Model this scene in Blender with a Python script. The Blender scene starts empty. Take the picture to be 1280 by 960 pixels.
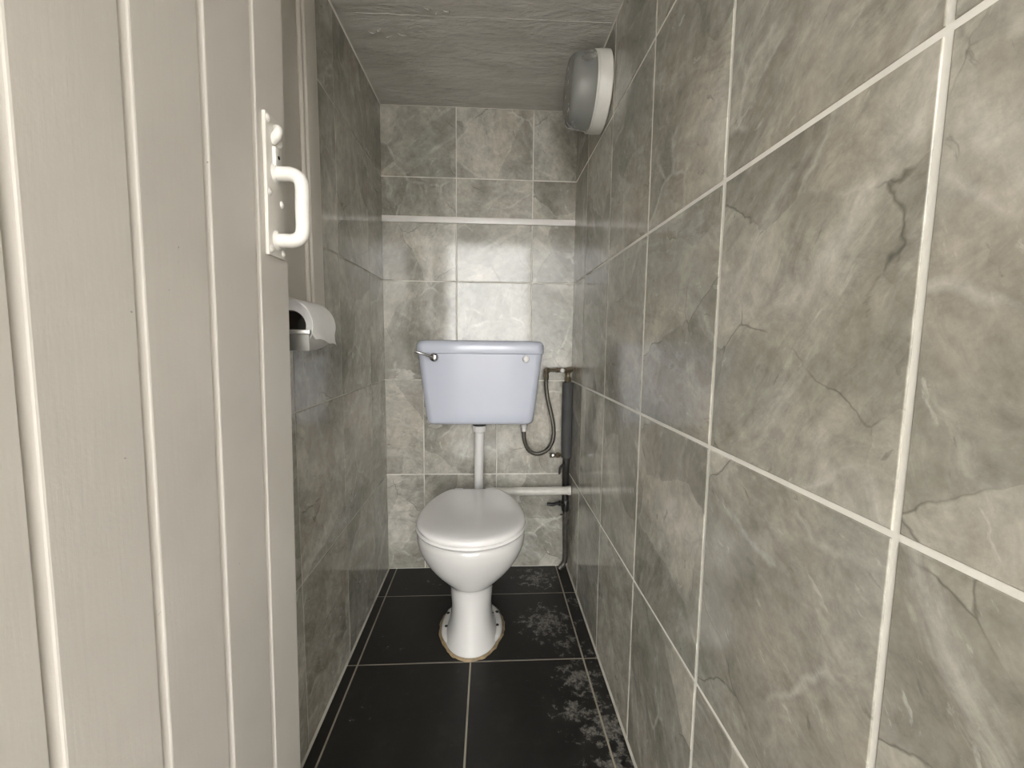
import bpy, bmesh, math, random
from mathutils import Vector, Matrix

random.seed(7)
S = bpy.context.scene
C = S.collection

# ------------------------------------------------------------------ camera
EYE = 0.978
YAW, PITCH, ROLL, FPX = 0.0545, 0.1, 0.0107, 527.8
cam_d = bpy.data.cameras.new('camera')
cam_d.sensor_width = 36.0
cam_d.lens = FPX * 36.0 / 1280.0
cam_d.clip_start = 0.01
cam = bpy.data.objects.new('camera', cam_d)
C.objects.link(cam)
r0 = Vector((math.cos(YAW), -math.sin(YAW), 0)); f0 = Vector((math.sin(YAW), math.cos(YAW), 0)); z0 = Vector((0, 0, 1))
fw = f0 * math.cos(PITCH) - z0 * math.sin(PITCH)
up = f0 * math.sin(PITCH) + z0 * math.cos(PITCH)
rt = r0 * math.cos(ROLL) + up * math.sin(ROLL)
up = -r0 * math.sin(ROLL) + up * math.cos(ROLL)
m = Matrix((rt, up, -fw)).transposed().to_4x4()
m.translation = (0, 0, EYE)
cam.matrix_world = m
S.camera = cam

# ------------------------------------------------------------------ daylight
w = bpy.data.worlds.new('overcast_sky'); S.world = w; w.use_nodes = True
bg = w.node_tree.nodes['Background']
bg.inputs[0].default_value = (1.0, 0.992, 0.972, 1); bg.inputs[1].default_value = 4.0
S.view_settings.view_transform = 'Standard'
S.view_settings.look = 'None'
S.view_settings.gamma = 1.0
S.view_settings.use_curve_mapping = False
S.view_settings.exposure = 1.7

# ------------------------------------------------------------------ materials
def new_mat(name):
    mt = bpy.data.materials.new(name); mt.use_nodes = True
    nt = mt.node_tree
    return mt, nt, nt.nodes['Principled BSDF']

class G:
    """small node helper"""
    def __init__(s, nt): s.nt = nt
    def n(s, t, **kw):
        nd = s.nt.nodes.new(t)
        for k, v in kw.items():
            setattr(nd, k, v)
        return nd
    def l(s, a, b): s.nt.links.new(a, b)
    def setin(s, nd, i, v):
        if hasattr(v, 'is_output'): s.l(v, nd.inputs[i])
        else: nd.inputs[i].default_value = v
    def math(s, op, a, b=0.0, c=0.0):
        nd = s.n('ShaderNodeMath', operation=op)
        s.setin(nd, 0, a); s.setin(nd, 1, b); s.setin(nd, 2, c)
        return nd.outputs[0]
    def vmath(s, op, a, b):
        nd = s.n('ShaderNodeVectorMath', operation=op)
        s.setin(nd, 0, a); s.setin(nd, 1, b)
        return nd.outputs[0]
    def noise(s, vec, scale, detail=4.0, rough=0.55, dist=0.0):
        nd = s.n('ShaderNodeTexNoise')
        if vec is not None: s.l(vec, nd.inputs['Vector'])
        nd.inputs['Scale'].default_value = scale; nd.inputs['Detail'].default_value = detail
        nd.inputs['Roughness'].default_value = rough; nd.inputs['Distortion'].default_value = dist
        return nd
    def ramp(s, fac, stops, interp='LINEAR'):
        nd = s.n('ShaderNodeValToRGB'); cr = nd.color_ramp; cr.interpolation = interp
        while len(cr.elements) < len(stops): cr.elements.new(0.5)
        for e, (p, c) in zip(cr.elements, stops):
            e.position = p; e.color = (c[0], c[1], c[2], 1) if len(c) == 3 else c
        s.l(fac, nd.inputs[0]); return nd.outputs[0]
    def mix(s, fac, a, b, blend='MIX'):
        nd = s.n('ShaderNodeMix', data_type='RGBA', blend_type=blend)
        s.setin(nd, 0, fac)
        for i, v in ((6, a), (7, b)):
            if hasattr(v, 'is_output'): s.l(v, nd.inputs[i])
            else: nd.inputs[i].default_value = (v[0], v[1], v[2], 1)
        return nd.outputs[2]
    def maprange(s, v, a, b, c=0.0, d=1.0, smooth=False):
        nd = s.n('ShaderNodeMapRange'); nd.clamp = True
        if smooth: nd.interpolation_type = 'SMOOTHSTEP'
        s.l(v, nd.inputs[0])
        for i, x in enumerate((a, b, c, d)): nd.inputs[i + 1].default_value = x
        return nd.outputs[0]
    def bump(s, h, strength, dist, bsdf):
        nd = s.n('ShaderNodeBump'); nd.inputs['Strength'].default_value = strength
        nd.inputs['Distance'].default_value = dist
        s.l(h, nd.inputs['Height']); s.l(nd.outputs[0], bsdf.inputs['Normal'])

def simple(name, col, rough=0.4, metal=0.0, var=0.06, nscale=25.0, bump=0.0, bscale=120.0, bdist=0.001, coat=0.0):
    mt, nt, b = new_mat(name); g = G(nt)
    tc = g.n('ShaderNodeTexCoord').outputs['Object']
    nz = g.noise(tc, nscale, 5)
    lo = [c * (1 - var) for c in col]; hi = [min(1, c * (1 + var)) for c in col]
    g.l(g.ramp(nz.outputs[0], [(0.3, lo), (0.7, hi)]), b.inputs['Base Color'])
    b.inputs['Roughness'].default_value = rough; b.inputs['Metallic'].default_value = metal
    b.inputs['Coat Weight'].default_value = coat
    if bump:
        g.bump(g.noise(tc, bscale, 4).outputs[0], bump, bdist, b)
    return mt

def stone_tile_mat(name, k=1.0, rough=0.10):
    mt, nt, b = new_mat(name); g = G(nt)
    tc = g.n('ShaderNodeTexCoord').outputs['Object']
    rnd = g.n('ShaderNodeObjectInfo').outputs['Random']
    cmb = g.n('ShaderNodeCombineXYZ')
    for i, q in enumerate((37.1, 91.7, 53.3)): g.l(g.math('MULTIPLY', rnd, q), cmb.inputs[i])
    rot = g.n('ShaderNodeVectorRotate', rotation_type='Z_AXIS')
    g.l(tc, rot.inputs['Vector']); g.l(g.math('MULTIPLY', rnd, 43.0), rot.inputs['Angle'])
    P = g.vmath('ADD', rot.outputs[0], cmb.outputs[0])
    def wander(scale, detail, amp):
        wv = g.vmath('SUBTRACT', g.noise(P, scale, detail, 0.55).outputs['Color'], (0.5, 0.5, 0.5))
        sc = g.n('ShaderNodeVectorMath', operation='SCALE'); g.l(wv, sc.inputs[0]); sc.inputs['Scale'].default_value = amp
        return g.vmath('ADD', P, sc.outputs[0])
    Pw = wander(4.0, 3, 0.12)
    Pf = wander(9.0, 4, 0.06)
    big = g.noise(Pw, 3.2, 6, 0.55, 0.4).outputs[0]
    def c(r, gg, bb): return (r * k, gg * k, bb * k)
    base = g.ramp(big, [(0.28, c(.205, .194, .164)), (0.43, c(.280, .266, .228)), (0.56, c(.345, .328, .286)), (0.74, c(.46, .442, .402))])
    # flaked slate facets with crisp edges
    vor = g.n('ShaderNodeTexVoronoi'); g.l(Pf, vor.inputs['Vector']); vor.inputs['Scale'].default_value = 5.0
    sep = g.n('ShaderNodeSeparateColor'); g.l(vor.outputs['Color'], sep.inputs[0])
    facet = g.maprange(sep.outputs[0], 0.0, 1.0, 0.76, 1.24)
    cf = g.n('ShaderNodeCombineColor')
    for i in range(3): g.l(facet, cf.inputs[i])
    col = g.mix(0.9, base, cf.outputs[0], 'MULTIPLY')
    # grey green / pinkish drift
    hue = g.noise(P, 3.0, 3).outputs[0]
    col = g.mix(g.maprange(hue, 0.52, 0.68, 0, 0.55), col, c(.268, .272, .246))
    col = g.mix(g.maprange(hue, 0.46, 0.36, 0, 0.45), col, c(.355, .318, .268))
    # directional cleft streaks
    mp = g.n('ShaderNodeMapping'); g.l(Pw, mp.inputs[0]); mp.inputs['Scale'].default_value = (2.6, 12.0, 1.0)
    st = g.noise(mp.outputs[0], 1.5, 9, 0.68).outputs[0]
    col = g.mix(g.maprange(st, 0.53, 0.70, 0, 0.55), col, c(.50, .487, .445))
    col = g.mix(g.maprange(st, 0.45, 0.30, 0, 0.55), col, c(.165, .158, .130))
    # dark hair cracks and pale veins along facets
    vd = g.n('ShaderNodeTexVoronoi', feature='DISTANCE_TO_EDGE'); g.l(Pf, vd.inputs['Vector']); vd.inputs['Scale'].default_value = 5.0
    cm = g.noise(P, 7.0, 2).outputs[0]
    crack = g.math('MULTIPLY', g.maprange(vd.outputs['Distance'], 0.0, 0.009, 1, 0), g.maprange(cm, 0.53, 0.62, 0, 0.7))
    col = g.mix(crack, col, c(.10, .097, .08))
    pale = g.math('MULTIPLY', g.maprange(vd.outputs['Distance'], 0.0, 0.03, 1, 0), g.maprange(cm, 0.47, 0.38, 0, 0.55))
    col = g.mix(pale, col, c(.52, .505, .465))
    # fine mottling
    sp = g.noise(P, 48.0, 7, 0.72).outputs[0]
    cs = g.n('ShaderNodeCombineColor'); spm = g.maprange(sp, 0.28, 0.72, 0.80, 1.20)
    for i in range(3): g.l(spm, cs.inputs[i])
    col = g.mix(1.0, col, cs.outputs[0], 'MULTIPLY')
    md = g.noise(Pw, 15.0, 9, 0.72, 0.6).outputs[0]
    cs2 = g.n('ShaderNodeCombineColor'); mdm = g.maprange(md, 0.30, 0.70, 0.76, 1.24)
    for i in range(3): g.l(mdm, cs2.inputs[i])
    col = g.mix(1.0, col, cs2.outputs[0], 'MULTIPLY')
    # mineral print: thin pale and dark flecks following the cleft
    mp2 = g.n('ShaderNodeMapping'); g.l(Pf, mp2.inputs[0]); mp2.inputs['Scale'].default_value = (14.0, 42.0, 1.0)
    fk = g.noise(mp2.outputs[0], 1.5, 6, 0.6).outputs[0]
    col = g.mix(g.maprange(fk, 0.64, 0.72, 0, 0.5), col, c(.58, .565, .525))
    col = g.mix(g.maprange(fk, 0.36, 0.29, 0, 0.5), col, c(.12, .115, .095))
    g.l(col, b.inputs['Base Color'])
    b.inputs['Roughness'].default_value = rough
    h = g.math('ADD', g.math('MULTIPLY', st, 0.8), g.math('MULTIPLY', sep.outputs[0], 0.12))
    h = g.math('ADD', h, g.math('MULTIPLY', sp, 0.10))
    g.bump(h, 0.10, 0.0014, b)
    return mt

def floor_tile_mat():
    mt, nt, b = new_mat('charcoal_floor_tile'); g = G(nt)
    pos = g.n('ShaderNodeNewGeometry').outputs['Position']
    n1 = g.noise(pos, 14, 7, 0.65).outputs[0]
    col = g.ramp(n1, [(0.3, (.006, .0057, .0054)), (0.55, (.012, .0113, .0103)), (0.8, (.028, .026, .024))])
    # spilled paint blotches: clustered round a few spots on the right side of the floor
    acc = None
    for (cx, cy, r, a) in ((.205, 1.38, .115, 1.0), (.26, 1.27, .07, .8), (.20, 1.66, .10, .9), (.27, 1.13, .09, 1.0), (.30, .98, .10, .95),
                           (.235, 1.02, .07, .9), (.33, 1.5, .06, .7), (.33, 1.22, .05, .7), (-.33, 1.05, .06, .45), (-.22, 1.64, .05, .5), (-.30, 1.30, .06, .3), (.31, .86, .1, .9)):
        d = g.vmath('DISTANCE', pos, (cx, cy, 0.0))
        d = d.node.outputs['Value']
        v = g.maprange(d, 0.0, r * 1.5, a, 0.0)
        acc = v if acc is None else g.math('MAXIMUM', acc, v)
    ns = g.noise(pos, 38, 8, 0.72).outputs[0]
    bl = g.math('ADD', g.math('MULTIPLY', acc, 0.26), ns)
    spot = g.maprange(bl, 0.66, 0.72, 0, 1)
    fine = g.noise(pos, 120, 3).outputs[0]
    spot = g.math('MULTIPLY', spot, g.maprange(fine, 0.35, 0.65, 0.15, 0.75))
    col = g.mix(spot, col, (.27, .255, .23))
    # scattered drips
    ns2 = g.noise(pos, 26, 4, 0.6).outputs[0]
    col = g.mix(g.maprange(ns2, 0.70, 0.76, 0, .35), col, (.16, .15, .135))
    g.l(col, b.inputs['Base Color'])
    g.l(g.maprange(n1, .3, .7, .34, .52), b.inputs['Roughness'])
    b.inputs['Specular IOR Level'].default_value = .35
    g.bump(g.math('ADD', n1, g.math('MULTIPLY', spot, .4)), 0.25, 0.0015, b)
    return mt

def grout_mat(name, light, dirt, rough=0.75, thr=(0.5, 0.72)):
    mt, nt, b = new_mat(name); g = G(nt)
    pos = g.n('ShaderNodeNewGeometry').outputs['Position']
    n1 = g.noise(pos, 9, 6, .65).outputs[0]
    g.l(g.mix(g.maprange(n1, thr[0], thr[1]), light, dirt), b.inputs['Base Color'])
    b.inputs['Roughness'].default_value = rough
    g.bump(g.noise(pos, 160, 4).outputs[0], .4, .001, b)
    return mt

def plaster_mat():
    mt, nt, b = new_mat('rough_painted_plaster'); g = G(nt)
    pos = g.n('ShaderNodeNewGeometry').outputs['Position']
    mp = g.n('ShaderNodeMapping'); g.l(pos, mp.inputs[0]); mp.inputs['Scale'].default_value = (1.0, 3.0, 1.0)
    n1 = g.noise(mp.outputs[0], 5, 8, .65, .6).outputs[0]
    n2 = g.noise(mp.outputs[0], 34, 6, .65).outputs[0]
    col = g.ramp(n1, [(.3, (.52, .50, .46)), (.5, (.64, .62, .58)), (.68, (.74, .725, .69))])
    chips = g.maprange(n2, .70, .74, 0, .5)
    col = g.mix(chips, col, (.74, .73, .70))
    g.l(col, b.inputs['Base Color'])
    b.inputs['Roughness'].default_value = .38
    mus = g.n('ShaderNodeTexNoise'); g.l(mp.outputs[0], mus.inputs['Vector']); mus.inputs['Scale'].default_value = 9; mus.inputs['Detail'].default_value = 7
    h = g.math('ADD', g.math('MULTIPLY', n1, .8), g.math('MULTIPLY', n2, .35))
    g.bump(g.math('ADD', h, g.math('MULTIPLY', mus.outputs[0], .5)), .9, .012, b)
    return mt

def paint_mat(name, col, rough=.42, b_str=.25):
    """brushed gloss paint on wood, with faint chips and scuffs"""
    mt, nt, b = new_mat(name); g = G(nt)
    tc = g.n('ShaderNodeTexCoord').outputs['Object']
    rnd = g.n('ShaderNodeObjectInfo').outputs['Random']
    off = g.n('ShaderNodeCombineXYZ'); g.l(g.math('MULTIPLY', rnd, 17.0), off.inputs[0])
    P = g.vmath('ADD', tc, off.outputs[0])
    mp = g.n('ShaderNodeMapping'); g.l(P, mp.inputs[0]); mp.inputs['Scale'].default_value = (30, 30, 2.2)
    st = g.noise(mp.outputs[0], 6, 5, .6).outputs[0]
    blot = g.noise(P, 4.0, 4).outputs[0]
    c = g.ramp(blot, [(.3, [x * .94 for x in col]), (.7, [min(1, x * 1.05) for x in col])])
    pit = g.noise(P, 95, 2).outputs[0]
    c = g.mix(g.maprange(pit, .78, .80, 0, .7), c, [x * .35 for x in col])
    g.l(c, b.inputs['Base Color']); b.inputs['Roughness'].default_value = rough
    sp = g.noise(P, 260, 3).outputs[0]
    g.bump(g.math('ADD', g.math('MULTIPLY', st, .7), g.math('MULTIPLY', sp, .3)), b_str, .0015, b)
    return mt

M = {}
M['tile'] = stone_tile_mat('stone_effect_wall_tile', 1.2)
M['floor_tile'] = floor_tile_mat()
M['grout_white'] = grout_mat('cream_grout', (.86, .84, .79), (.74, .72, .66))
M['grout_grey'] = grout_mat('stained_grout', (.52, .50, .44), (.26, .245, .21))
M['grout_back'] = grout_mat('mixed_grout', (.68, .66, .60), (.38, .36, .31))
M['grout_floor'] = grout_mat('dirty_floor_grout', (.33, .30, .24), (.20, .15, .10))
M['plaster'] = plaster_mat()
M['door_paint'] = paint_mat('putty_grey_gloss_paint', (.64, .605, .56))
M['casing_paint'] = paint_mat('putty_grey_casing_paint', (.62, .585, .53), .38)
M['white_paint'] = simple('thick_white_gloss_paint', (.78, .76, .72), .28, bump=.35, bscale=70, bdist=.002)
M['plate_paint'] = simple('painted_over_plate', (.70, .67, .62), .35, bump=.3, bscale=90, bdist=.001)
M['dark'] = simple('dark_hole', (.012, .011, .010), .7)
M['ceramic'] = simple('white_glazed_ceramic', (.60, .59, .57), .07, var=.02, nscale=6, coat=.3)
M['seat'] = simple('white_plastic_seat', (.74, .725, .71), .09, var=.02, nscale=8)
M['cistern'] = simple('pale_blue_plastic', (.545, .573, .66), .16, var=.02, nscale=5)
M['chrome'] = simple('worn_chrome', (.45, .445, .44), .12, 1.0, bump=.1, bscale=60)
M['steel'] = simple('brushed_steel', (.60, .59, .57), .38, 1.0)
M['dull_steel'] = simple('dull_grey_steel', (.20, .195, .18), .45, .6, bump=.2)
M['brass'] = simple('tarnished_brass', (.20, .165, .11), .35, .8, var=.3, nscale=60)
M['upvc'] = simple('white_upvc_pipe', (.64, .63, .615), .25, var=.03)
M['upvc_old'] = simple('aged_cream_pipe', (.60, .58, .53), .35, var=.08, nscale=30, bump=.2)
M['rubber'] = simple('black_rubber', (.014, .014, .014), .5)
M['foam'] = simple('grey_foam_lagging', (.06, .06, .06), .7, var=.15, bump=.4, bscale=200)
M['black_pipe'] = simple('tarred_black_pipe', (.018, .017, .016), .4, var=.4, nscale=40, bump=.5, bscale=50)
M['old_pipe'] = simple('grimy_lead_pipe', (.075, .07, .062), .4, .3, var=.4, nscale=40, bump=.3, bscale=60)
M['paper'] = simple('white_tissue_paper', (.76, .745, .735), .9, var=.03, nscale=60, bump=.3, bscale=300, bdist=.0008)
M['card'] = simple('brown_card_core', (.10, .08, .06), .9)
M['lamp_base'] = simple('white_bakelite', (.70, .685, .64), .35, var=.06)
M['sealant'] = simple('stained_sealant', (.26, .19, .11), .5, var=.5, nscale=35, bump=.3, bscale=60)
M['trim'] = simple('off_white_plastic_trim', (.76, .73, .70), .3)
M['filler'] = simple('dried_white_filler', (.52, .50, .45), .7, var=.15, nscale=60, bump=.6, bscale=90)
M['concrete'] = simple('yard_concrete', (.48, .465, .44), .85, var=.15, nscale=6, bump=.3, bscale=30)
M['render'] = simple('yard_wall_render', (.62, .60, .56), .85, var=.15, nscale=5, bump=.3, bscale=30)
# smoky glass
mt, nt, b = new_mat('dusty_smoked_glass'); g = G(nt)
b.inputs['Base Color'].default_value = (.56, .565, .54, 1); b.inputs['Transmission Weight'].default_value = .65
b.inputs['IOR'].default_value = 1.45
tc = g.n('ShaderNodeTexCoord').outputs['Object']
g.l(g.maprange(g.noise(tc, 18, 4).outputs[0], .3, .7, .16, .30), b.inputs['Roughness'])
M['glass'] = mt
# braided hose
mt, nt, b = new_mat('braided_steel_hose'); g = G(nt)
tc = g.n('ShaderNodeTexCoord').outputs['Object']
wv = g.n('ShaderNodeTexWave'); g.l(tc, wv.inputs[0]); wv.inputs['Scale'].default_value = 180; wv.bands_direction = 'DIAGONAL'
g.l(g.ramp(wv.outputs[1], [(.2, (.06, .057, .048)), (.8, (.20, .19, .165))]), b.inputs['Base Color'])
b.inputs['Metallic'].default_value = .8; b.inputs['Roughness'].default_value = .38
g.bump(wv.outputs[1], .4, .001, b)
M['braid'] = mt

# ------------------------------------------------------------------ geometry helpers
def mesh(name, verts, faces, smooth=None):
    me = bpy.data.meshes.new(name)
    me.from_pydata([tuple(v) for v in verts], [], faces)
    bm = bmesh.new(); bm.from_mesh(me)
    bmesh.ops.recalc_face_normals(bm, faces=bm.faces)
    bm.to_mesh(me); bm.free()
    if smooth is not None:
        me.shade_smooth(); me.set_sharp_from_angle(angle=math.radians(smooth))
    return me

def link(name, me, mat, parent=None):
    o = bpy.data.objects.new(name, me); C.objects.link(o)
    if me is not None and mat is not None and not me.materials: me.materials.append(mat)
    if parent is not None: o.parent = parent
    return o

def tag(o, label=None, cat=None, group=None, kind=None):
    if label: o['label'] = label
    if cat: o['category'] = cat
    if group: o['group'] = group
    if kind: o['kind'] = kind
    return o

def thing(name, loc, label, cat, group=None, kind=None):
    o = bpy.data.objects.new(name, None); C.objects.link(o); o.location = loc
    o.empty_display_size = .05
    return tag(o, label, cat, group, kind)

class MB:
    """collects shapes in world (or local) coordinates; build() makes ONE mesh object under a parent"""
    def __init__(s): s.v = []; s.f = []
    def add(s, v, f):
        o = len(s.v); s.v += [Vector(x) for x in v]; s.f += [tuple(i + o for i in q) for q in f]; return s
    def box(s, a, b, bev=0.0):
        if bev <= 0:
            v = [(x, y, z) for x in (a[0], b[0]) for y in (a[1], b[1]) for z in (a[2], b[2])]
            return s.add(v, [(0, 1, 3, 2), (4, 6, 7, 5), (0, 4, 5, 1), (2, 3, 7, 6), (0, 2, 6, 4), (1, 5, 7, 3)])
        bm = bmesh.new(); bmesh.ops.create_cube(bm, size=1)
        for v in bm.verts:
            v.co = Vector([(a[i] + b[i]) / 2 + v.co[i] * (b[i] - a[i]) for i in range(3)])
        bmesh.ops.bevel(bm, geom=bm.edges[:], offset=bev, segments=3, affect='EDGES', profile=.5)
        bm.verts.index_update()
        s.add([v.co.copy() for v in bm.verts], [tuple(v.index for v in f.verts) for f in bm.faces]); bm.free(); return s
    def loft(s, rings, cap0=True, cap1=True, closed=False):
        n = len(rings[0]); v = [p for r in rings for p in r]; f = []
        R = len(rings)
        for i in range(R if closed else R - 1):
            j = (i + 1) % R
            for k in range(n):
                f.append((i * n + k, i * n + (k + 1) % n, j * n + (k + 1) % n, j * n + k))
        if not closed:
            if cap0: f.append(tuple(range(n - 1, -1, -1)))
            if cap1: f.append(tuple((R - 1) * n + k for k in range(n)))
        return s.add(v, f)
    def tube(s, pts, r, seg=14, sm=0):
        pts = [Vector(p) for p in pts]
        k0 = len(pts)
        if sm: pts = spline(pts, sm)
        rr = r if isinstance(r, (list, tuple)) else [r] * len(pts)
        if len(rr) != len(pts):
            rs = []
            for i in range(len(pts)):
                q = i / (len(pts) - 1) * (k0 - 1); j = min(int(q), k0 - 2); rs.append(rr[j] + (rr[j + 1] - rr[j]) * (q - j))
            rr = rs
        rings = []; prev = None
        for i, p in enumerate(pts):
            t = (pts[min(i + 1, len(pts) - 1)] - pts[max(i - 1, 0)]).normalized()
            if prev is None:
                a = Vector((0, 0, 1)) if abs(t.z) < .9 else Vector((1, 0, 0))
                u = t.cross(a).normalized()
            else:
                u = (prev - t * prev.dot(t)).normalized()
            prev = u; v = t.cross(u)
            rings.append([p + (u * math.cos(q) + v * math.sin(q)) * rr[i] for q in [2 * math.pi * k / seg for k in range(seg)]])
        return s.loft(rings)
    def lathe(s, o, axis, prof, seg=32):
        """prof: (distance along axis, radius); closed at both ends"""
        o = Vector(o); t = Vector(axis).normalized()
        a = Vector((0, 0, 1)) if abs(t.z) < .9 else Vector((1, 0, 0))
        u = t.cross(a).normalized(); v = t.cross(u)
        rings = [[o + t * d + (u * math.cos(q) + v * math.sin(q)) * max(r, 1e-4) for q in [2 * math.pi * k / seg for k in range(seg)]] for d, r in prof]
        return s.loft(rings)
    def build(s, name, mat, parent=None, smooth=35, origin=None):
        if origin is None:
            origin = parent_world(parent) if parent is not None else Vector((0, 0, 0))
        me = mesh(name, [v - Vector(origin) for v in s.v], s.f, smooth)
        o = link(name, me, mat, parent)
        if parent is None: o.location = origin
        return o

def parent_world(p):
    v = Vector((0, 0, 0))
    while p is not None:
        v += p.location; p = p.parent
    return v

def spline(pts, n):
    out = []
    for i in range(len(pts) - 1):
        p0, p1, p2, p3 = pts[max(i - 1, 0)], pts[i], pts[i + 1], pts[min(i + 2, len(pts) - 1)]
        for k in range(n):
            t = k / n
            out.append(.5 * ((2 * p1) + (p2 - p0) * t + (2 * p0 - 5 * p1 + 4 * p2 - p3) * t * t + (3 * p1 - p0 - 3 * p2 + p3) * t ** 3))
    out.append(pts[-1]); return out

# ------------------------------------------------------------------ room dimensions (metres)
RX, LX, BY, FY = 0.349, -0.4306, 1.757, -0.10     # right wall, left wall, back wall, front (doorway) wall
TW, TH = 0.305, 0.400                             # wall tile pitch
ROWS = [0.0, 0.417, 0.817, 1.217, 1.617]
def ceil_z(y): return 1.886 - 0.036 * (BY - y)

_tile_cache = {}
def tile_mesh(poly, t=0.004, mat=None, tilt=0):
    """poly: four (u,v) corners centred on the tile; local z is the tile's outward normal"""
    key = (tuple((round(a, 4), round(b_, 4)) for a, b_ in poly), t, mat.name)
    if key in _tile_cache: return _tile_cache[key]
    c = Vector((sum(p[0] for p in poly) / 4, sum(p[1] for p in poly) / 4))
    def ins(d): 
        return [(p[0] + (d if p[0] < c.x else -d), p[1] + (d if p[1] < c.y else -d)) for p in poly]
    v = [(x, y, -.003) for x, y in poly] + [(x, y, t - .0009) for x, y in poly] + [(x, y, t - .0003) for x, y in ins(.0004)] + [(x, y, t) for x, y in ins(.0012)]
    f = []
    for a in range(3):
        for k in range(4):
            f.append((a * 4 + k, a * 4 + (k + 1) % 4, a * 4 + 4 + (k + 1) % 4, a * 4 + 4 + k))
    f.append((12, 13, 14, 15)); f.append((3, 2, 1, 0))
    me = mesh('tile', v, f); me.materials.append(mat)
    _tile_cache[key] = me
    return me

def place_tile(parent, origin, uax, vax, poly, gap, mat, tilt=0.0018):
    """poly in plane coordinates (u,v), grid lines; gap = grout width"""
    cu = sum(p[0] for p in poly) / 4; cv = sum(p[1] for p in poly) / 4
    loc = [(p[0] - cu + (gap / 2 if p[0] < cu else -gap / 2), p[1] - cv + (gap / 2 if p[1] < cv else -gap / 2)) for p in poly]
    me = tile_mesh(loc, mat=mat)
    o = bpy.data.objects.new('tile', me); C.objects.link(o); o.parent = parent
    u = Vector(uax); v = Vector(vax); n = u.cross(v)
    R = Matrix((u, v, n)).transposed()
    R = R @ Matrix.Rotation(random.uniform(-tilt, tilt), 3, 'X') @ Matrix.Rotation(random.uniform(-tilt, tilt), 3, 'Y')
    o.matrix_local = Matrix.Translation(Vector(origin) + u * cu + v * cv) @ R.to_4x4()
    return o

GP = 0.0045
# ---- right wall (normal points to -X): u = +Y reversed so that u x v = -X : u = -Y? (-Y) x Z = -X
def side_wall(name, x, nx, cols, grout, label, gap):
    mb = MB()
    y0, y1 = FY - .12, BY + .1
    xo = x + .1 if nx < 0 else x - .1
    xs = x + nx * .0027
    mb.box((min(xs, xo), y0, -.05), (max(xs, xo), y1, 2.0))
    wl = mb.build(name, grout, smooth=None); tag(wl, label, 'wall', kind='structure')
    u = (0, -1, 0) if nx < 0 else (0, 1, 0)
    for ya, yb in zip(cols[:-1], cols[1:]):
        for i, za in enumerate(ROWS):
            if i < len(ROWS) - 1:
                zb = ROWS[i + 1]; za_, zb0, zb1 = za, zb, zb
            else:
                zb0, zb1 = ceil_z(ya), ceil_z(yb)
            if nx < 0:   # u = -y
                poly = [(-yb, za), (-ya, za), (-ya, zb0), (-yb, zb1)]
            else:
                poly = [(ya, za), (yb, za), (yb, zb1), (ya, zb0)]
            place_tile(wl, (x, 0, 0), u, (0, 0, 1), poly, gap, M['tile'])
    return wl

rcols = [FY + .0, .021, .326, .631, .936, 1.241, 1.546, BY]
wall_right = side_wall('wall_right', RX, -1, rcols, M['grout_white'], 'long right wall of grey-beige stone-effect tiles with cream grout', .0068)
lcols = [FY + .0, .03, .335, .640, .945, 1.25, 1.555, BY]
wall_left = side_wall('wall_left', LX, 1, lcols, M['grout_grey'], 'left wall of grey stone-effect tiles behind the open door', .0038)

# ---- back wall (normal -Y): u = +X, v = Z -> X x Z = -Y
mb = MB(); mb.box((LX - .1, BY - .0027, -.05), (RX + .1, BY + .1, 2.0))
wall_back = tag(mb.build('wall_back', M['grout_back'], smooth=None), 'narrow back wall of stone-effect tiles behind the blue cistern', 'wall', kind='structure')
cu = [LX, -.134, .171, RX]; cl = [LX, -.2714, .0336, RX]
TRZ0, TRZ1 = 1.445, 1.469
CZ = ceil_z(BY)
for za, zb, cols in ((0, .417, cl), (.417, .817, cl), (.817, 1.217, cu), (1.217, TRZ0 + .004, cu), (TRZ1 - .004, 1.619, cu), (1.619, CZ, cu)):
    for xa, xb in zip(cols[:-1], cols[1:]):
        place_tile(wall_back, (0, BY, 0), (1, 0, 0), (0, 0, 1), [(xa, za), (xb, za), (xb, zb), (xa, zb)], .0045, M['tile'])
# dried filler smears on the back wall round the cistern
def smear(cx, cz, rx, rz, seed, th=.0012):
    rd = random.Random(seed); n = 40; mbb = MB(); y = BY - .0042; rad = [rd.uniform(.6, 1.1) for _ in range(n)]; rad = [(rad[k - 1] + 2 * rad[k] + rad[(k + 1) % n]) / 4 for k in range(n)]
    ring0 = []; ring1 = []
    for k in range(n):
        a = 2 * math.pi * k / n; q = rad[k]
        ring0.append((cx + rx * q * math.cos(a), y + .002, cz + rz * q * math.sin(a)))
        ring1.append((cx + rx * q * .8 * math.cos(a), y - th, cz + rz * q * .8 * math.sin(a)))
    mbb.loft([ring0, ring1]); return mbb.build('filler_smear', M['filler'], wall_back, smooth=60)
for a in ((-.345, .835, .05, .035, 1), (-.385, .818, .04, .005, 2), (-.255, .685, .02, .03, 4), (-.225, .625, .035, .013, 5), (-.245, .645, .016, .02, 6), (.02, .625, .01, .02, 8)):
    smear(*a)

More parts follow.
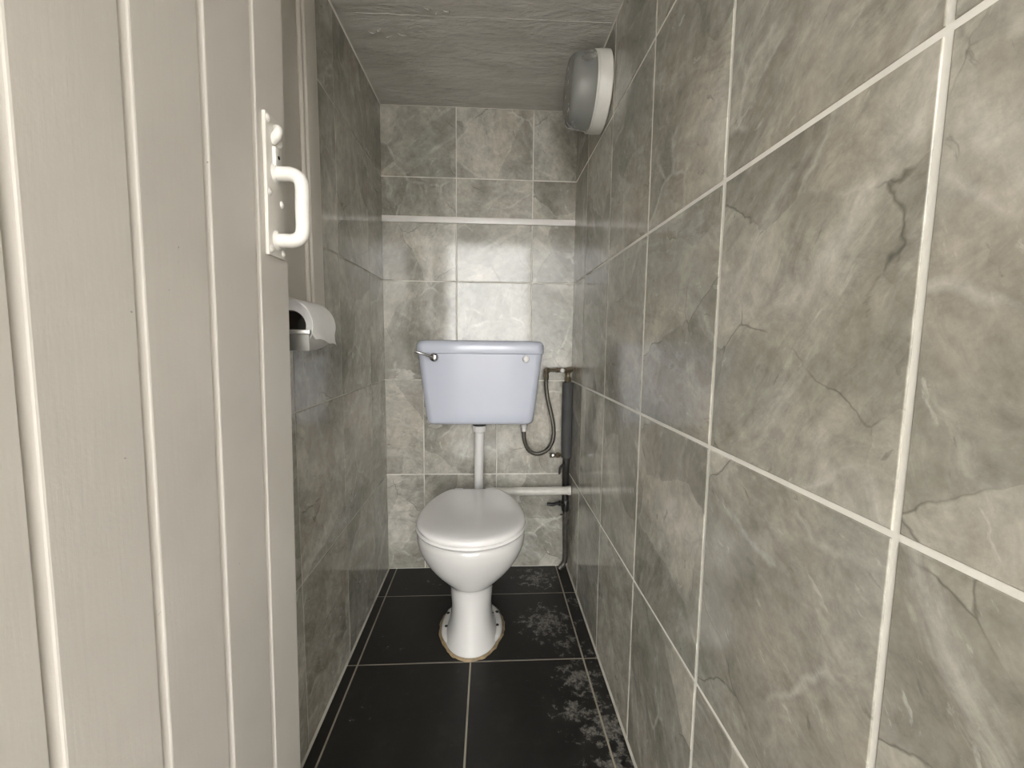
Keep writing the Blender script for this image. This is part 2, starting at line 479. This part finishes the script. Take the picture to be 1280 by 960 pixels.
# ---- floor
mb = MB(); mb.box((LX - .1, FY - .12, -.08), (RX + .1, BY + .1, -.0012))
floor = tag(mb.build('floor', M['grout_floor'], smooth=None), 'black square floor tiles with beige grout and paint splashes', 'floor', kind='structure')
fx = [LX, -.393, -.0526, .2967, RX]
fyl = [FY - .11, .17, .516, .862, 1.208, 1.5544, BY]
for xa, xb in zip(fx[:-1], fx[1:]):
    for ya, yb in zip(fyl[:-1], fyl[1:]):
        o = place_tile(floor, (0, 0, .001), (1, 0, 0), (0, 1, 0), [(xa, ya), (xb, ya), (xb, yb), (xa, yb)], .0048, M['floor_tile'], .0006)
        o.location.z = -.0038
# sealed edges of the floor along both walls
for x, sx in ((LX + .004, 1), (RX - .004, -1)):
    mb = MB(); mb.add([(x, FY, -.001), (x + sx * .005, FY, -.001), (x, FY, .007), (x, BY, -.001), (x + sx * .005, BY, -.001), (x, BY, .007)],
                      [(0, 1, 2), (3, 5, 4), (0, 3, 4, 1), (1, 4, 5, 2), (0, 2, 5, 3)])
    mb.build('edge_seal', M['grout_grey'], floor, smooth=None)

# ---- ceiling (slightly falling towards the door)
mb = MB()
yA, yB = FY - .12, BY + .1
mb.add([(x, y, ceil_z(y) + dz) for dz in (0, .1) for x in (LX - .1, RX + .1) for y in (yA, yB)], [(0, 1, 3, 2), (4, 6, 7, 5), (0, 4, 5, 1), (2, 3, 7, 6), (0, 2, 6, 4), (1, 5, 7, 3)])
ceiling = tag(mb.build('ceiling', M['plaster'], smooth=None), 'rough grey painted ceiling with a filled board joint', 'ceiling', kind='structure')
# raised paint line over the joint
pts = []
for k in range(25):
    x = LX + .06 + (RX - LX - .07) * k / 24; y = 1.272 - .012 * k / 24 + random.uniform(-.0015, .0015)
    pts.append((x, y, ceil_z(y) + .0005))
mb = MB(); mb.tube(pts, .0016, 6); mb.build('board_joint', M['plaster'], ceiling)
# flaked paint curls
for k, (x, y) in enumerate(((-.345, 1.345), (-.30, 1.36), (-.26, 1.35), (-.325, 1.335), (-.15, 1.255), (-.12, 1.245), (-.17, 1.24))):
    rd = random.Random(k); p = Vector((x, y, ceil_z(y) - .0005)); mb = MB()
    a = rd.uniform(-.5, .5); u = Vector((math.cos(a), math.sin(a), 0)); v = Vector((-u.y, u.x, 0)); L = rd.uniform(.012, .022)
    ring = []
    vs = [p - u * L / 2 + v * .003, p + u * L * .1 + v * .007, p + u * L / 2 + v * .001, p + u * L * .3 - v * .004 - z0 * .008, p - u * L * .3 - v * .003 - z0 * .006]
    top = [q + z0 * .0016 for q in vs]
    mb.loft([vs, top]); mb.build('paint_flake', M['plaster'], ceiling, smooth=None)
# cove line of grout where walls meet the ceiling
for x, sx in ((LX + .004, 1), (RX - .004, -1)):
    mb = MB(); d = .004
    mb.add([(x, yA + .13, ceil_z(yA + .13) + .001), (x + sx * d, yA + .13, ceil_z(yA + .13) + .001), (x, yA + .13, ceil_z(yA + .13) - d), (x, BY, ceil_z(BY) + .001), (x + sx * d, BY, ceil_z(BY) + .001), (x, BY, ceil_z(BY) - d)],
           [(0, 1, 2), (3, 5, 4), (0, 3, 4, 1), (1, 4, 5, 2), (0, 2, 5, 3)])
    mb.build('edge_seal', M['grout_white'], ceiling, smooth=None)

# ---- plastic trim strip across the back wall
mb = MB(); mb.box((LX + .004, BY - .0125, TRZ0), (RX - .004, BY - .001, TRZ1), .002)
tag(mb.build('trim_1', M['trim'], smooth=35), 'off-white plastic strip running across the back wall tiles', 'trim', kind='structure')

# ---- doorway wall round and behind the camera, yard beyond where daylight comes in; side walls and canopy added to shape it
mb = MB()
mb.box((-1.6, FY - .22, -.03), (-.40, FY, 1.82)); mb.box((RX - .004, FY - .22, -.03), (1.5, FY, 1.82)); mb.box((-1.6, FY - .22, 1.812), (1.5, FY, 2.4))
tag(mb.build('wall_front', M['render'], smooth=None), 'rendered wall with the doorway the camera looks through', 'wall', kind='structure')
mb = MB(); mb.box((-1.8, -9, -.12), (1.7, FY - .12, -.03))
tag(mb.build('ground', M['concrete'], smooth=None), 'concrete yard outside the doorway', 'ground', kind='structure')
for nm, xa, xb in (('wall_yard_left', -1.8, -1.6), ('wall_yard_right', 1.5, 1.7)):  # unseen walls added to cut side light on the near tiles
    mb = MB(); mb.box((xa, -9, -.03), (xb, FY - .22, 2.1))
    tag(mb.build(nm, M['render'], smooth=None), 'unseen rendered wall added to block side light outside, on the ' + nm.split('_')[-1], 'wall', kind='structure')

mb = MB(); mb.box((-1.8, -1.5, 2.10), (1.7, FY - .22, 2.18))  # unseen canopy, added so only low sky lights the room
tag(mb.build('sky_blocker', M['render'], smooth=None), 'unseen flat canopy added outside the doorway to block the high sky', 'light_blocker', kind='structure')

# ---- painted casing on the left wall, just beyond the door
cas = thing('trim_2', (LX + .004, 1.0, 1.06), 'putty-grey moulded wooden casing on the left wall above the paper roll', 'trim', kind='structure')
zb_, zt_ = 1.045, ceil_z(1.0)
def slab(name, ya, yb, xa, xb, bev=.003, lean=.0):
    mb = MB(); mb.box((xa, ya, zb_), (xb, yb, zt_ - .0), bev)
    for v in mb.v: v.y += (v.z - zb_) * lean
    return mb.build(name, M['casing_paint'], cas, smooth=40)
slab('back_board', .60, 1.02, LX + .004, LX + .014)
slab('bead', 1.000, 1.012, LX + .012, LX + .022, .004)
slab('bead', 1.014, 1.024, LX + .010, LX + .026, .004)
slab('casing_board', 1.024, 1.078, LX + .004, LX + .024, .003)
slab('outer_edge', 1.078, 1.104, LX + .004, LX + .017, .005)

# ------------------------------------------------------------------ the open door
DX, DEDGE = -.335, .737
DOOR_H0, DOOR_H1 = .014, 1.752
door = thing('door_1', (DX, 0, 0), 'open putty-grey boarded door with vertical grooves', 'door', kind='structure')
door.rotation_euler = (0, math.radians(.9), 0)
door.location = (DX - .0157, 0, 0)           # leans slightly into the room, pivot at floor
TK = .030
def board_mesh(wd):
    # plan section (x toward room = 0, door thickness to -x ; y along door); far edge square, near edge a wide rounded chamfer
    c, d = .0085, .0062
    sec = [(-TK, 0.0), (-d - .0005, 0.0), (-d, .0003), (-.0016, c - .0012), (-.0005, c), (0.0, c + .0016), (0.0, wd - .0044), (-.001, wd - .0034), (-TK, wd - .0034)]
    n = len(sec); mb = MB()
    mb.loft([[(x, y, DOOR_H0) for x, y in sec], [(x, y, DOOR_H1) for x, y in sec]])
    return mesh('board', mb.v, mb.f)
ys = [-.02, .001, .108, .214, .3205, .4275, .534, .641, .737]
for ya, yb in zip(ys[:-1], ys[1:]):
    o = link('board', board_mesh(yb - ya), M['door_paint'], door); o.location = (0, ya, 0)
# solid core behind the grooves, back ledges
def local_part(name, mb, mat, parent, smooth=35):
    o = link(name, mesh(name, mb.v, mb.f, smooth), mat, parent); return o
for z in (.22, .92, 1.56):
    mb = MB(); mb.box((-TK - .022, .02, z - .06), (-TK + .001, .715, z + .06), .003); local_part('ledge', mb, M['door_paint'], door)
# pull handle on a long plate
pz0, pz1, py0, py1 = 1.104, 1.308, .664, .715
hd = bpy.data.objects.new('pull_handle', None); C.objects.link(hd); hd.parent = door; hd.location = (.001, 0, 0); hd.empty_display_size = .03
hd['label'] = 'white painted pull handle on a painted backplate'
mb = MB(); mb.box((-.001, py0, pz0), (.0042, py1, pz1), .0012); local_part('backplate', mb, M['plate_paint'], hd)
gy = .690
mb = MB()
zl, zh, xr = 1.130, 1.229, .043
pts = [(.002, gy, zh), (.02, gy, zh), (xr - .016, gy, zh), (xr - .005, gy, zh - .005), (xr, gy, zh - .017), (xr, gy, (zl + zh) / 2), (xr, gy, zl + .017), (xr - .005, gy, zl + .005), (xr - .016, gy, zl), (.02, gy, zl), (.002, gy, zl)]
mb.tube(pts, .0104, 14, 4)
local_part('grip', mb, M['white_paint'], hd, 60)
for z in (zl, zh):
    mb = MB(); mb.lathe((.002, gy, z), (1, 0, 0), [(0, .0155), (.002, .0155), (.004, .0125), (.006, .0112)], 20); local_part('collar', mb, M['white_paint'], hd)
# latch knob and keyhole cover above the grip
mb = MB(); mb.box((.002, .682, 1.238), (.009, .700, 1.266), .0012); cover = local_part('keyhole_cover', mb, M['white_paint'], hd)
mb = MB(); mb.lathe((.0088, .691, 1.252), (1, 0, 0), [(0, .0028), (.0008, .0028)], 12); local_part('keyhole', mb, M['dark'], cover)
mb = MB(); mb.tube([(.004, .686, 1.272), (.010, .682, 1.279), (.012, .686, 1.289), (.006, .691, 1.296)], [.005, .007, .0065, .0045], 10, 3); local_part('latch_lever', mb, M['white_paint'], hd, 60)
mb = MB(); mb.lathe((.002, .698, 1.276), (1, 0, 0), [(0, .008), (.004, .008), (.008, .005), (.009, .001)], 14); local_part('latch_boss', mb, M['white_paint'], hd, 60)
for y, z in ((.671, 1.300), (.708, 1.297), (.671, 1.196), (.707, 1.188), (.672, 1.114), (.708, 1.113)):
    mb = MB(); mb.lathe((.002, y, z), (1, 0, 0), [(0, .0062), (.002, .006), (.0042, .004), (.0052, .001)], 14); local_part('screw_head', mb, M['white_paint'], hd, 60)
for z in (.25, 1.5):
    mb = MB(); mb.box((-.004, -.024, z - .05), (.0015, .03, z + .05), .001); mb.lathe((-.002, -.024, z - .05), (0, 0, 1), [(0, .006), (.1, .006)], 12)
    local_part('hinge', mb, M['plate_paint'], door)

# ------------------------------------------------------------------ toilet pan
TX = -.054
def ring(z, cx, hw, yf, ym, yb, N=64, e=2.0, eb=2.3):
    out = []
    for k in range(N):
        a = 2 * math.pi * k / N
        cs, sn = math.cos(a), math.sin(a)
        ex = e if sn < 0 else eb
        x = cx + hw * math.copysign(abs(cs) ** (2 / ex), cs)
        y = ym + (ym - yf if sn < 0 else yb - ym) * math.copysign(abs(sn) ** (2 / ex), sn)
        out.append(Vector((x, y, z)))
    return out
def resample(keys, n):
    out = []
    for i in range(len(keys) - 1):
        K = [keys[max(i - 1, 0)], keys[i], keys[i + 1], keys[min(i + 2, len(keys) - 1)]]
        for j in range(n):
            t = j / n
            z = keys[i][0] + (keys[i + 1][0] - keys[i][0]) * t
            row = [z]
            for c in range(1, 5):
                p0, p1, p2, p3 = [q[c] for q in K]
                h = K[2][0] - K[1][0]
                m1 = (p2 - p0) / max(K[2][0] - K[0][0], 1e-6) * h; m2 = (p3 - p1) / max(K[3][0] - K[1][0], 1e-6) * h
                row.append((2 * t ** 3 - 3 * t ** 2 + 1) * p1 + (t ** 3 - 2 * t ** 2 + t) * m1 + (-2 * t ** 3 + 3 * t ** 2) * p2 + (t ** 3 - t ** 2) * m2)
            out.append(row)
    out.append(list(keys[-1])); return out
toilet = thing('toilet', (TX, 1.36, 0), 'white ceramic toilet pan with closed white seat and lid', 'toilet')
keys = [(0.001, .090, 1.214, 1.335, 1.50), (.02, .083, 1.219, 1.335, 1.50), (.06, .0715, 1.229, 1.335, 1.50), (.115, .0660, 1.240, 1.335, 1.49), (.155, .0685, 1.244, 1.335, 1.48),
        (.190, .0715, 1.2435, 1.335, 1.48), (.203, .0760, 1.240, 1.33, 1.48), (.213, .0850, 1.230, 1.327, 1.485), (.232, .1040, 1.214, 1.323, 1.50), (.255, .1240, 1.197, 1.318, 1.52), (.282, .1430, 1.181, 1.314, 1.54), (.312, .1590, 1.167, 1.312, 1.555),
        (.338, .1680, 1.157, 1.31, 1.565), (.362, .1715, 1.152, 1.31, 1.575)]
rows = resample(keys, 4)
rings = [ring(r[0], TX, *r[1:5]) for r in rows]
rings += [ring(.371, TX, .1705, 1.1535, 1.31, 1.575), ring(.378, TX, .1665, 1.157, 1.31, 1.572), ring(.381, TX, .158, 1.165, 1.31, 1.565)]
mb = MB(); mb.loft(rings)
pan = mb.build('pan', M['ceramic'], toilet, 50)
# rear spigot that takes the flush pipe, and outlet bend into the back wall
mb = MB(); mb.tube([(TX + .012, 1.55, .345), (TX + .014, 1.60, .345), (TX + .015, 1.625, .345)], [.034, .032, .033], 20); mb.build('flush_inlet', M['ceramic'], toilet, 50)
mb = MB(); mb.tube([(TX, 1.46, .17), (TX, 1.56, .185), (TX, 1.65, .18), (TX, 1.749, .18)], .052, 24, 4); mb.build('outlet', M['upvc'], toilet, 60)
# foot flange with screw holes
mb = MB(); fl = [ring(z, TX, hw, yf, 1.365, yb, e=2.4, eb=2.2) for z, hw, yf, yb in ((.0005, .104, 1.255, 1.500), (.012, .104, 1.255, 1.500), (.019, .098, 1.262, 1.494), (.021, .088, 1.272, 1.48))]
mb.loft(fl); flange = mb.build('foot_flange', M['ceramic'], toilet, 50)
for sx in (-1, 1):
    for y in (1.345, 1.415):
        mb = MB(); mb.lathe((TX + sx * .086, y, .0175), (0, 0, 1), [(0, .0055), (.0045, .0055)], 12); mb.build('screw_hole', M['dark'], flange)
# sealant bead round the foot
mb = MB(); rr = []
for (z, d) in ((.0008, .008), (.004, .006), (.007, .002), (.0008, -.006)):
    q = []
    for k, (p, p2) in enumerate(zip(ring(z, TX, .090, 1.214, 1.335, 1.5), ring(z, TX, .104, 1.255, 1.365, 1.5, e=2.4))):
        c = Vector((TX, 1.36, z)); a = p if (p - c).length > (p2 - c).length else p2
        dd = (a - c).normalized(); q.append(a + dd * (d + (.003 * math.sin(k * 1.7) * math.cos(k * .6) if d > .005 else 0)))
    rr.append(q)
mb.loft(rr, closed=True); mb.build('sealant_bead', M['sealant'], toilet, 60)

def dring(z, off=0.0, hw=.1745, yf=1.131, ym=1.312, yb=1.566, N=72):
    """toilet-seat outline: round front, tapering to a short straight back"""
    b = .298
    pts = []
    tb = math.asin((yb - ym) / b)
    ang0 = tb; ang1 = -math.pi - tb
    for k in range(N):
        a = ang0 + (ang1 - ang0) * k / (N - 1)
        cs, sn = math.cos(a), math.sin(a)
        x = (hw - off) * cs
        y = ym + ((b - off) * sn if sn > 0 else (ym - yf - off) * sn)
        y = min(y, yb - off)
        pts.append(Vector((TX + x, y, z)))
    # straight back edge, a few points
    for k in range(1, 6):
        t = k / 6
        pts.append(pts[N - 1].lerp(pts[0], t))
    return pts
# seat ring
mb = MB()
o_ = [dring(.3885, .008), dring(.390, .003), dring(.396, -.0005), dring(.401, .002), dring(.4025, .006)]
i_ = [dring(.4025, .062), dring(.3885, .066)]
mb.loft(o_ + i_, closed=True); mb.build('seat', M['seat'], toilet, 50)
# lid
mb = MB()
mb.loft([dring(.4030, .006), dring(.4045, .0025), dring(.410, .001), dring(.4155, .002), dring(.4195, .006), dring(.4225, .012), dring(.4238, .020), dring(.4250, .05), dring(.4262, .10), dring(.4265, .15)])
mb.build('lid', M['seat'], toilet, 50)
for sx in (-1, 1):
    mb = MB(); mb.box((TX + sx * .06 - .018, 1.545, .383), (TX + sx * .06 + .018, 1.578, .418), .004); mb.build('hinge', M['seat'], toilet)

# ------------------------------------------------------------------ cistern
CX = -.032
cis = thing('cistern', (CX, 1.66, .668), 'pale blue plastic cistern with chrome lever hung on the back wall', 'cistern')
def rrect(z, x0, x1, y0, y1, r, seg=8):
    out = []
    for (cx, cy, a0) in ((x1 - r, y1 - .004, 0), (x0 + r, y1 - .004, 90), (x0 + r, y0 + r, 180), (x1 - r, y0 + r, 270)):
        rr_ = .004 if cy > (y0 + y1) / 2 else r
        cxx = (x1 - rr_) if cx > (x0 + x1) / 2 else (x0 + rr_)
        for k in range(seg + 1):
            a = math.radians(a0 + 90 * k / seg)
            out.append(Vector((cxx + rr_ * math.cos(a), cy + rr_ * math.sin(a), z)))
    return out
YB = BY - .008
def bowed(rg, amt, x0, x1, yf):
    for p in rg:
        if p.y < yf + .08:
            t = (p.x - (x0 + x1) / 2) / ((x1 - x0) / 2); p.y -= amt * max(0, 1 - t * t)
    return rg
def cring(z, hw, yf, r, amt=.006):
    return bowed(rrect(z, CX - hw, CX + hw, yf, YB, r), amt, CX - hw, CX + hw, yf)
mb = MB()
rg = [cring(.6585, .186, 1.618, .02), cring(.660, .194, 1.606, .022), cring(.665, .2005, 1.599, .024), cring(.674, .2040, 1.594, .026)]
for k in range(1, 9):
    t = k / 8; z = .674 + (.931 - .674) * t
    rg.append(cring(z, .2040 + (.2335 - .2040) * (t ** .9), 1.594 - .018 * t, .028))
mb.loft(rg); mb.build('tank', M['cistern'], cis, 40)
mb = MB()
mb.loft([cring(.9315, .2335, 1.576, .028), cring(.9325, .2375, 1.571, .030), cring(.936, .2390, 1.569, .031), cring(.962, .2385, 1.570, .032), cring(.971, .2355, 1.573, .033), cring(.977, .230, 1.579, .034), cring(.980, .220, 1.590, .034), cring(.9815, .19, 1.62, .03)])
mb.build('cistern_lid', M['cistern'], cis, 40)
# lever
lv = MB(); yv = 1.562
lv.lathe((-.202, yv + .006, .918), (0, -1, 0), [(0, .0165), (.008, .0165), (.012, .016), (.017, .0135), (.019, .009), (.0195, .001)], 24)
boss = lv.build('lever_boss', M['chrome'], cis, 45)
mb = MB(); mb.tube([(-.202, yv - .012, .919), (-.225, yv - .020, .926), (-.248, yv - .026, .934), (-.268, yv - .026, .940)], [.0055, .0042, .0042, .0048], 12, 3)
mb.build('lever', M['chrome'], cis, 60)
mb = MB(); mb.lathe((.137, 1.572, .914), (0, -1, 0), [(0, .0135), (.006, .0135), (.009, .0125), (.0115, .009), (.0125, .001)], 24); mb.build('blanking_cap', M['seat'], cis, 60)

# ------------------------------------------------------------------ flush pipe
fp = thing('flush_pipe', (-.038, 1.66, .36), 'white plastic flush pipe between cistern and toilet pan', 'pipe')
mb = MB(); mb.tube([(-.038, 1.665, .655), (-.038, 1.665, .60), (-.039, 1.665, .50), (-.040, 1.665, .42), (-.040, 1.663, .38), (-.040, 1.650, .355), (-.040, 1.638, .346), (-.040, 1.6265, .345)], .0185, 20, 4); mb.build('pipe', M['upvc'], fp, 60)
mb = MB(); mb.lathe((-.038, 1.665, .644), (0, 0, 1), [(0, .0265), (.024, .0265)], 24); mb.build('washer', M['rubber'], fp)
mb = MB()
mb.lathe((-.038, 1.665, .617), (0, 0, 1), [(0, .0215), (.003, .026), (.013, .028), (.026, .0285), (.027, .027)], 12); mb.build('coupling_nut', M['upvc'], fp, 25)

# ------------------------------------------------------------------ white waste pipe along back wall
wp = thing('waste_pipe', (.2, 1.712, .358), 'cream waste pipe running low across the back wall to the right corner', 'pipe')
mb = MB(); mb.tube([(.0, 1.745, .357), (.012, 1.715, .357), (.035, 1.702, .357), (.12, 1.700, .358), (.22, 1.700, .3585), (.342, 1.700, .360)], .0172, 18, 4); mb.build('pipe', M['upvc_old'], wp, 60)
mb = MB(); mb.lathe((.3425, 1.700, .360), (-1, 0, 0), [(0, .0195), (.008, .0195), (.012, .0175)], 18); mb.build('wall_collar', M['upvc_old'], wp)

# ------------------------------------------------------------------ riser pipe in the right corner with valves
rp = thing('riser_pipe', (.322, 1.712, 0), 'dark riser pipe with grey foam lagging in the right back corner', 'pipe')
PX = .3195
mb = MB(); mb.tube([(PX + .006, 1.722, .812), (PX + .006, 1.722, .66), (PX + .007, 1.722, .497)], .0225, 20); mb.build('foam_lagging', M['foam'], rp, 60)
mb = MB(); mb.tube([(.327, 1.728, .50), (.326, 1.728, .44), (.327, 1.734, .40), (.328, 1.7365, .36), (.328, 1.7345, .30)], .0145, 14, 3); mb.build('upper_pipe', M['black_pipe'], rp, 60)
mb = MB(); mb.tube([(.327, 1.728, .31), (.328, 1.728, .22), (.331, 1.728, .12), (.332, 1.728, .05), (.325, 1.727, .022), (.312, 1.722, .012), (.306, 1.720, .0045)], .0105, 14, 4); mb.build('lower_pipe', M['old_pipe'], rp, 60)
# top elbow and compression fittings
mb = MB()
mb.tube([(.325, 1.722, .80), (.325, 1.722, .845), (.320, 1.719, .861), (.30, 1.716, .864), (.283, 1.715, .864)], .0095, 12, 3)
mb.lathe((.325, 1.722, .818), (0, 0, 1), [(0, .015), (.018, .015)], 6); mb.lathe((.337, 1.716, .864), (-1, 0, 0), [(0, .013), (.018, .013)], 6)
mb.lathe((.334, 1.716, .858), (0, 0, 1), [(0, .009), (.018, .009), (.02, .005)], 10)
mb.build('elbow', M['brass'], rp, 30)
mb = MB(); mb.lathe((.286, 1.714, .864), (-1, 0, 0), [(0, .011), (.012, .011)], 6); mb.tube([(.275, 1.714, .864), (.236, 1.712, .863)], .0062, 10); mb.lathe((.246, 1.712, .863), (-1, 0, 0), [(0, .012), (.014, .012)], 6)
mb.lathe((.234, 1.712, .868), (0, 0, -1), [(0, .0085), (.022, .0085)], 10); mb.build('service_valve', M['brass'], rp, 30)
mb = MB(); mb.lathe((.297, 1.706, .864), (0, -1, 0), [(0, .006), (.004, .0095), (.010, .0095), (.013, .006), (.0135, .001)], 16); mb.build('valve_cap', M['upvc'], rp, 50)
# middle valve stub
mb = MB(); mb.tube([(.305, 1.72, .507), (.262, 1.708, .509)], .006, 10); mb.lathe((.296, 1.718, .5075), (-1, -.3, 0), [(0, .0115), (.012, .0115)], 6); mb.lathe((.272, 1.711, .5085), (-1, -.3, 0), [(0, .0105), (.016, .0105), (.018, .006)], 6)
mb.build('stub_valve', M['brass'], rp, 30)
mb = MB(); mb.lathe((.266, 1.699, .511), (0, -1, .1), [(0, .005), (.006, .008), (.010, .006), (.011, .001)], 12); mb.build('valve_cap', M['chrome'], rp, 50)
mb = MB(); mb.tube([(.318, 1.712, .47), (.302, 1.704, .462), (.296, 1.702, .448), (.296, 1.702, .43)], [.006, .006, .005, .0035], 10, 3); mb.build('pipe_clip', M['black_pipe'], rp, 60)
# stop tap
mb = MB()
mb.lathe((.328, 1.730, .26), (0, 0, 1), [(0, .014), (.006, .0165), (.04, .0165), (.046, .014)], 14)
mb.tube([(.325, 1.725, .288), (.303, 1.708, .302)], .009, 10); mb.lathe((.306, 1.710, .300), (-.75, -.55, .4), [(0, .012), (.012, .012)], 6); mb.build('stop_tap', M['black_pipe'], rp, 35)
mb = MB(); mb.tube([(.302, 1.706, .303), (.290, 1.700, .306), (.266, 1.696, .301), (.246, 1.694, .306)], [.007, .006, .0075, .0065], 10, 3); mb.build('tap_lever', M['black_pipe'], rp, 60)
mb = MB(); mb.tube([(.334, 1.724, .245), (.305, 1.720, .247)], .004, 8); mb.build('drain_pin', M['old_pipe'], rp, 60)
mb = MB(); mb.lathe((.331, 1.728, .20), (0, 0, 1), [(0, .014), (.02, .014)], 6); mb.build('coupling_nut', M['old_pipe'], rp, 30)

# ------------------------------------------------------------------ braided hose
hs = thing('supply_hose', (.2, 1.70, .60), 'braided flexible hose looping from wall valve to cistern underside', 'hose')
pts = [(.234, 1.712, .834), (.234, 1.711, .80), (.240, 1.708, .75), (.252, 1.705, .70), (.265, 1.702, .64), (.266, 1.700, .59), (.252, 1.698, .548), (.224, 1.697, .524), (.192, 1.696, .519), (.163, 1.694, .537), (.147, 1.690, .572), (.143, 1.686, .605), (.143, 1.684, .625)]
mb = MB(); mb.tube(pts, .0082, 12, 5); mb.build('braid', M['braid'], hs, 60)
mb = MB(); mb.lathe((.234, 1.712, .826), (0, 0, 1), [(0, .0105), (.0185, .0105)], 6); mb.build('end_nut', M['brass'], hs, 30)
mb = MB(); mb.lathe((.143, 1.684, .616), (0, 0, 1), [(0, .0095), (.014, .0095), (.016, .0125), (.0415, .0125)], 12); mb.build('end_nut', M['upvc'], hs, 30)

# ------------------------------------------------------------------ round bulkhead lamp on the right wall
LY, LZ, LR = 1.340, 1.726, .108
lamp = thing('bulkhead_lamp', (RX, LY, LZ), 'round bulkhead lamp with smoked glass on the right wall by ceiling', 'lamp')
X0 = RX - .0055
mb = MB(); mb.lathe((X0, LY, LZ), (-1, 0, 0), [(0, LR * .93), (.004, LR), (.030, LR), (.034, LR * .985), (.040, LR * .985), (.042, LR * .95), (.042, LR * .05)], 56); mb.build('base', M['lamp_base'], lamp, 35)
mb = MB()
prof = [(.041, LR * .955), (.048, LR * .975), (.052, LR * .94), (.090, LR * .90), (.104, LR * .86), (.112, LR * .78), (.115, LR * .6), (.116, LR * .3), (.116, .001)]
inner = [(.113, .001), (.113, LR * .3), (.112, LR * .58), (.109, LR * .75), (.102, LR * .83), (.089, LR * .87), (.052, LR * .91), (.044, LR * .92), (.041, LR * .93)]
o_ = Vector((X0, LY, LZ)); seg = 56
rings = [[o_ + Vector((-d, math.cos(q) * r, math.sin(q) * r)) for q in [2 * math.pi * k / seg for k in range(seg)]] for d, r in prof + inner]
mb.loft(rings, closed=True); mb.build('glass_cover', M['glass'], lamp, 40)
mb = MB(); mb.lathe((X0 - .041, LY, LZ), (-1, 0, 0), [(0, .02), (.018, .02), (.02, .014)], 20); mb.build('lamp_holder', M['lamp_base'], lamp)
mb = MB(); mb.lathe((X0 - .058, LY, LZ), (-1, 0, 0), [(0, .012), (.010, .014), (.022, .026), (.034, .029), (.046, .022), (.050, .010), (.051, .001)], 20); mb.build('bulb', M['seat'], lamp, 60)
mb = MB(); mb.lathe((X0 - .0415, LY, LZ), (-1, 0, 0), [(0, LR * .985), (.004, LR * .985), (.006, LR * .96)], 56); mb.build('glass_ring', M['lamp_base'], lamp, 35)

# ------------------------------------------------------------------ toilet paper holder and roll
PCX, PCZ, PR = -.3725, 1.004, .0485
hl = thing('paper_holder', (LX + .004, .855, .98), 'small steel paper holder fixed to the left wall tiles', 'paper holder')
mb = MB(); mb.box((LX + .0042, .795, .950), (LX + .0062, .917, 1.03), .0006); mb.build('wall_plate', M['steel'], hl)
for ya in (.790, .9175):
    mb = MB(); mb.box((LX + .0058, ya, .957), (-.327 if ya < .85 else -.343, ya + .0018, .9885 if ya < .85 else 1.036), .0006); arm = mb.build('side_arm', M['dull_steel'], hl, 35)
    mb = MB(); mb.box((LX + .0058, ya - .003, .9875), (-.324 if ya < .85 else -.338, ya + .003, .9955), .0012)
    mb.build('arm_rim', M['steel'], arm, 35)
mb = MB(); mb.tube([(PCX, .7915, .9815), (PCX, .918, .9815)], .0032, 12); mb.build('spindle', M['steel'], hl, 60)
roll = thing('toilet_roll', (PCX, .858, PCZ), 'white toilet paper roll with loose sheet on the left wall holder', 'toilet roll')
Y0, Y1 = .804, .912
mb = MB(); seg = 40
def pc(r, y): return [Vector((PCX + r * math.cos(q), y, PCZ + r * math.sin(q))) for q in [2 * math.pi * k / seg for k in range(seg)]]
mb.loft([pc(.0285, Y0 + .016), pc(.036, Y0 + .012), pc(PR - .0015, Y0), pc(PR, Y0 + .001), pc(PR, Y1 - .002), pc(PR - .0012, Y1), pc(.0285, Y1)], closed=True); mb.build('paper', M['paper'], roll, 40)
mb = MB(); mb.loft([pc(.0284, Y0 + .017), pc(.0284, Y1 - .001), pc(.0270, Y1 - .001), pc(.0270, Y0 + .017)], closed=True); mb.build('core', M['card'], roll, 40)
# loose sheet over the front of the roll
path = []
for k in range(13):
    a = math.radians(80 - 85 * k / 12); path.append((PCX + (PR + .0009) * math.cos(a), PCZ + (PR + .0009) * math.sin(a)))
path += [(PCX + .0482, PCZ - .014), (PCX + .0500, PCZ - .023), (PCX + .0535, PCZ - .031)]
n = 8; vs = []
for j, (x, z) in enumerate(path):
    for i in range(n + 1):
        t = i / n; late = max(0, j - 12) / 3
        vs.append(Vector((x + late * .004 * math.sin(t * 5), Y0 - .006 + (Y1 - Y0 + .007) * t, z - late * (.012 * t - .006) + late * .002 * math.sin(t * 9))))
f = [(j * (n + 1) + i, j * (n + 1) + i + 1, (j + 1) * (n + 1) + i + 1, (j + 1) * (n + 1) + i) for j in range(len(path) - 1) for i in range(n)]
N0 = len(vs)
def nrm(v): 
    d = Vector((v.x - PCX, 0, v.z - PCZ)).normalized(); return v + d * .0007
vs2 = vs + [nrm(v) for v in vs]
f2 = f + [tuple(i + N0 for i in reversed(q)) for q in f]
W = n + 1; H = len(path)
border = [(0, i) for i in range(W)] + [(j, W - 1) for j in range(1, H)] + [(H - 1, i) for i in range(W - 2, -1, -1)] + [(j, 0) for j in range(H - 2, 0, -1)]
for k in range(len(border)):
    a = border[k][0] * W + border[k][1]; b2 = border[(k + 1) % len(border)]; b_i = b2[0] * W + b2[1]
    f2.append((a, b_i, b_i + N0, a + N0))
mb = MB(); mb.add(vs2, f2); mb.build('loose_sheet', M['paper'], roll, 60)
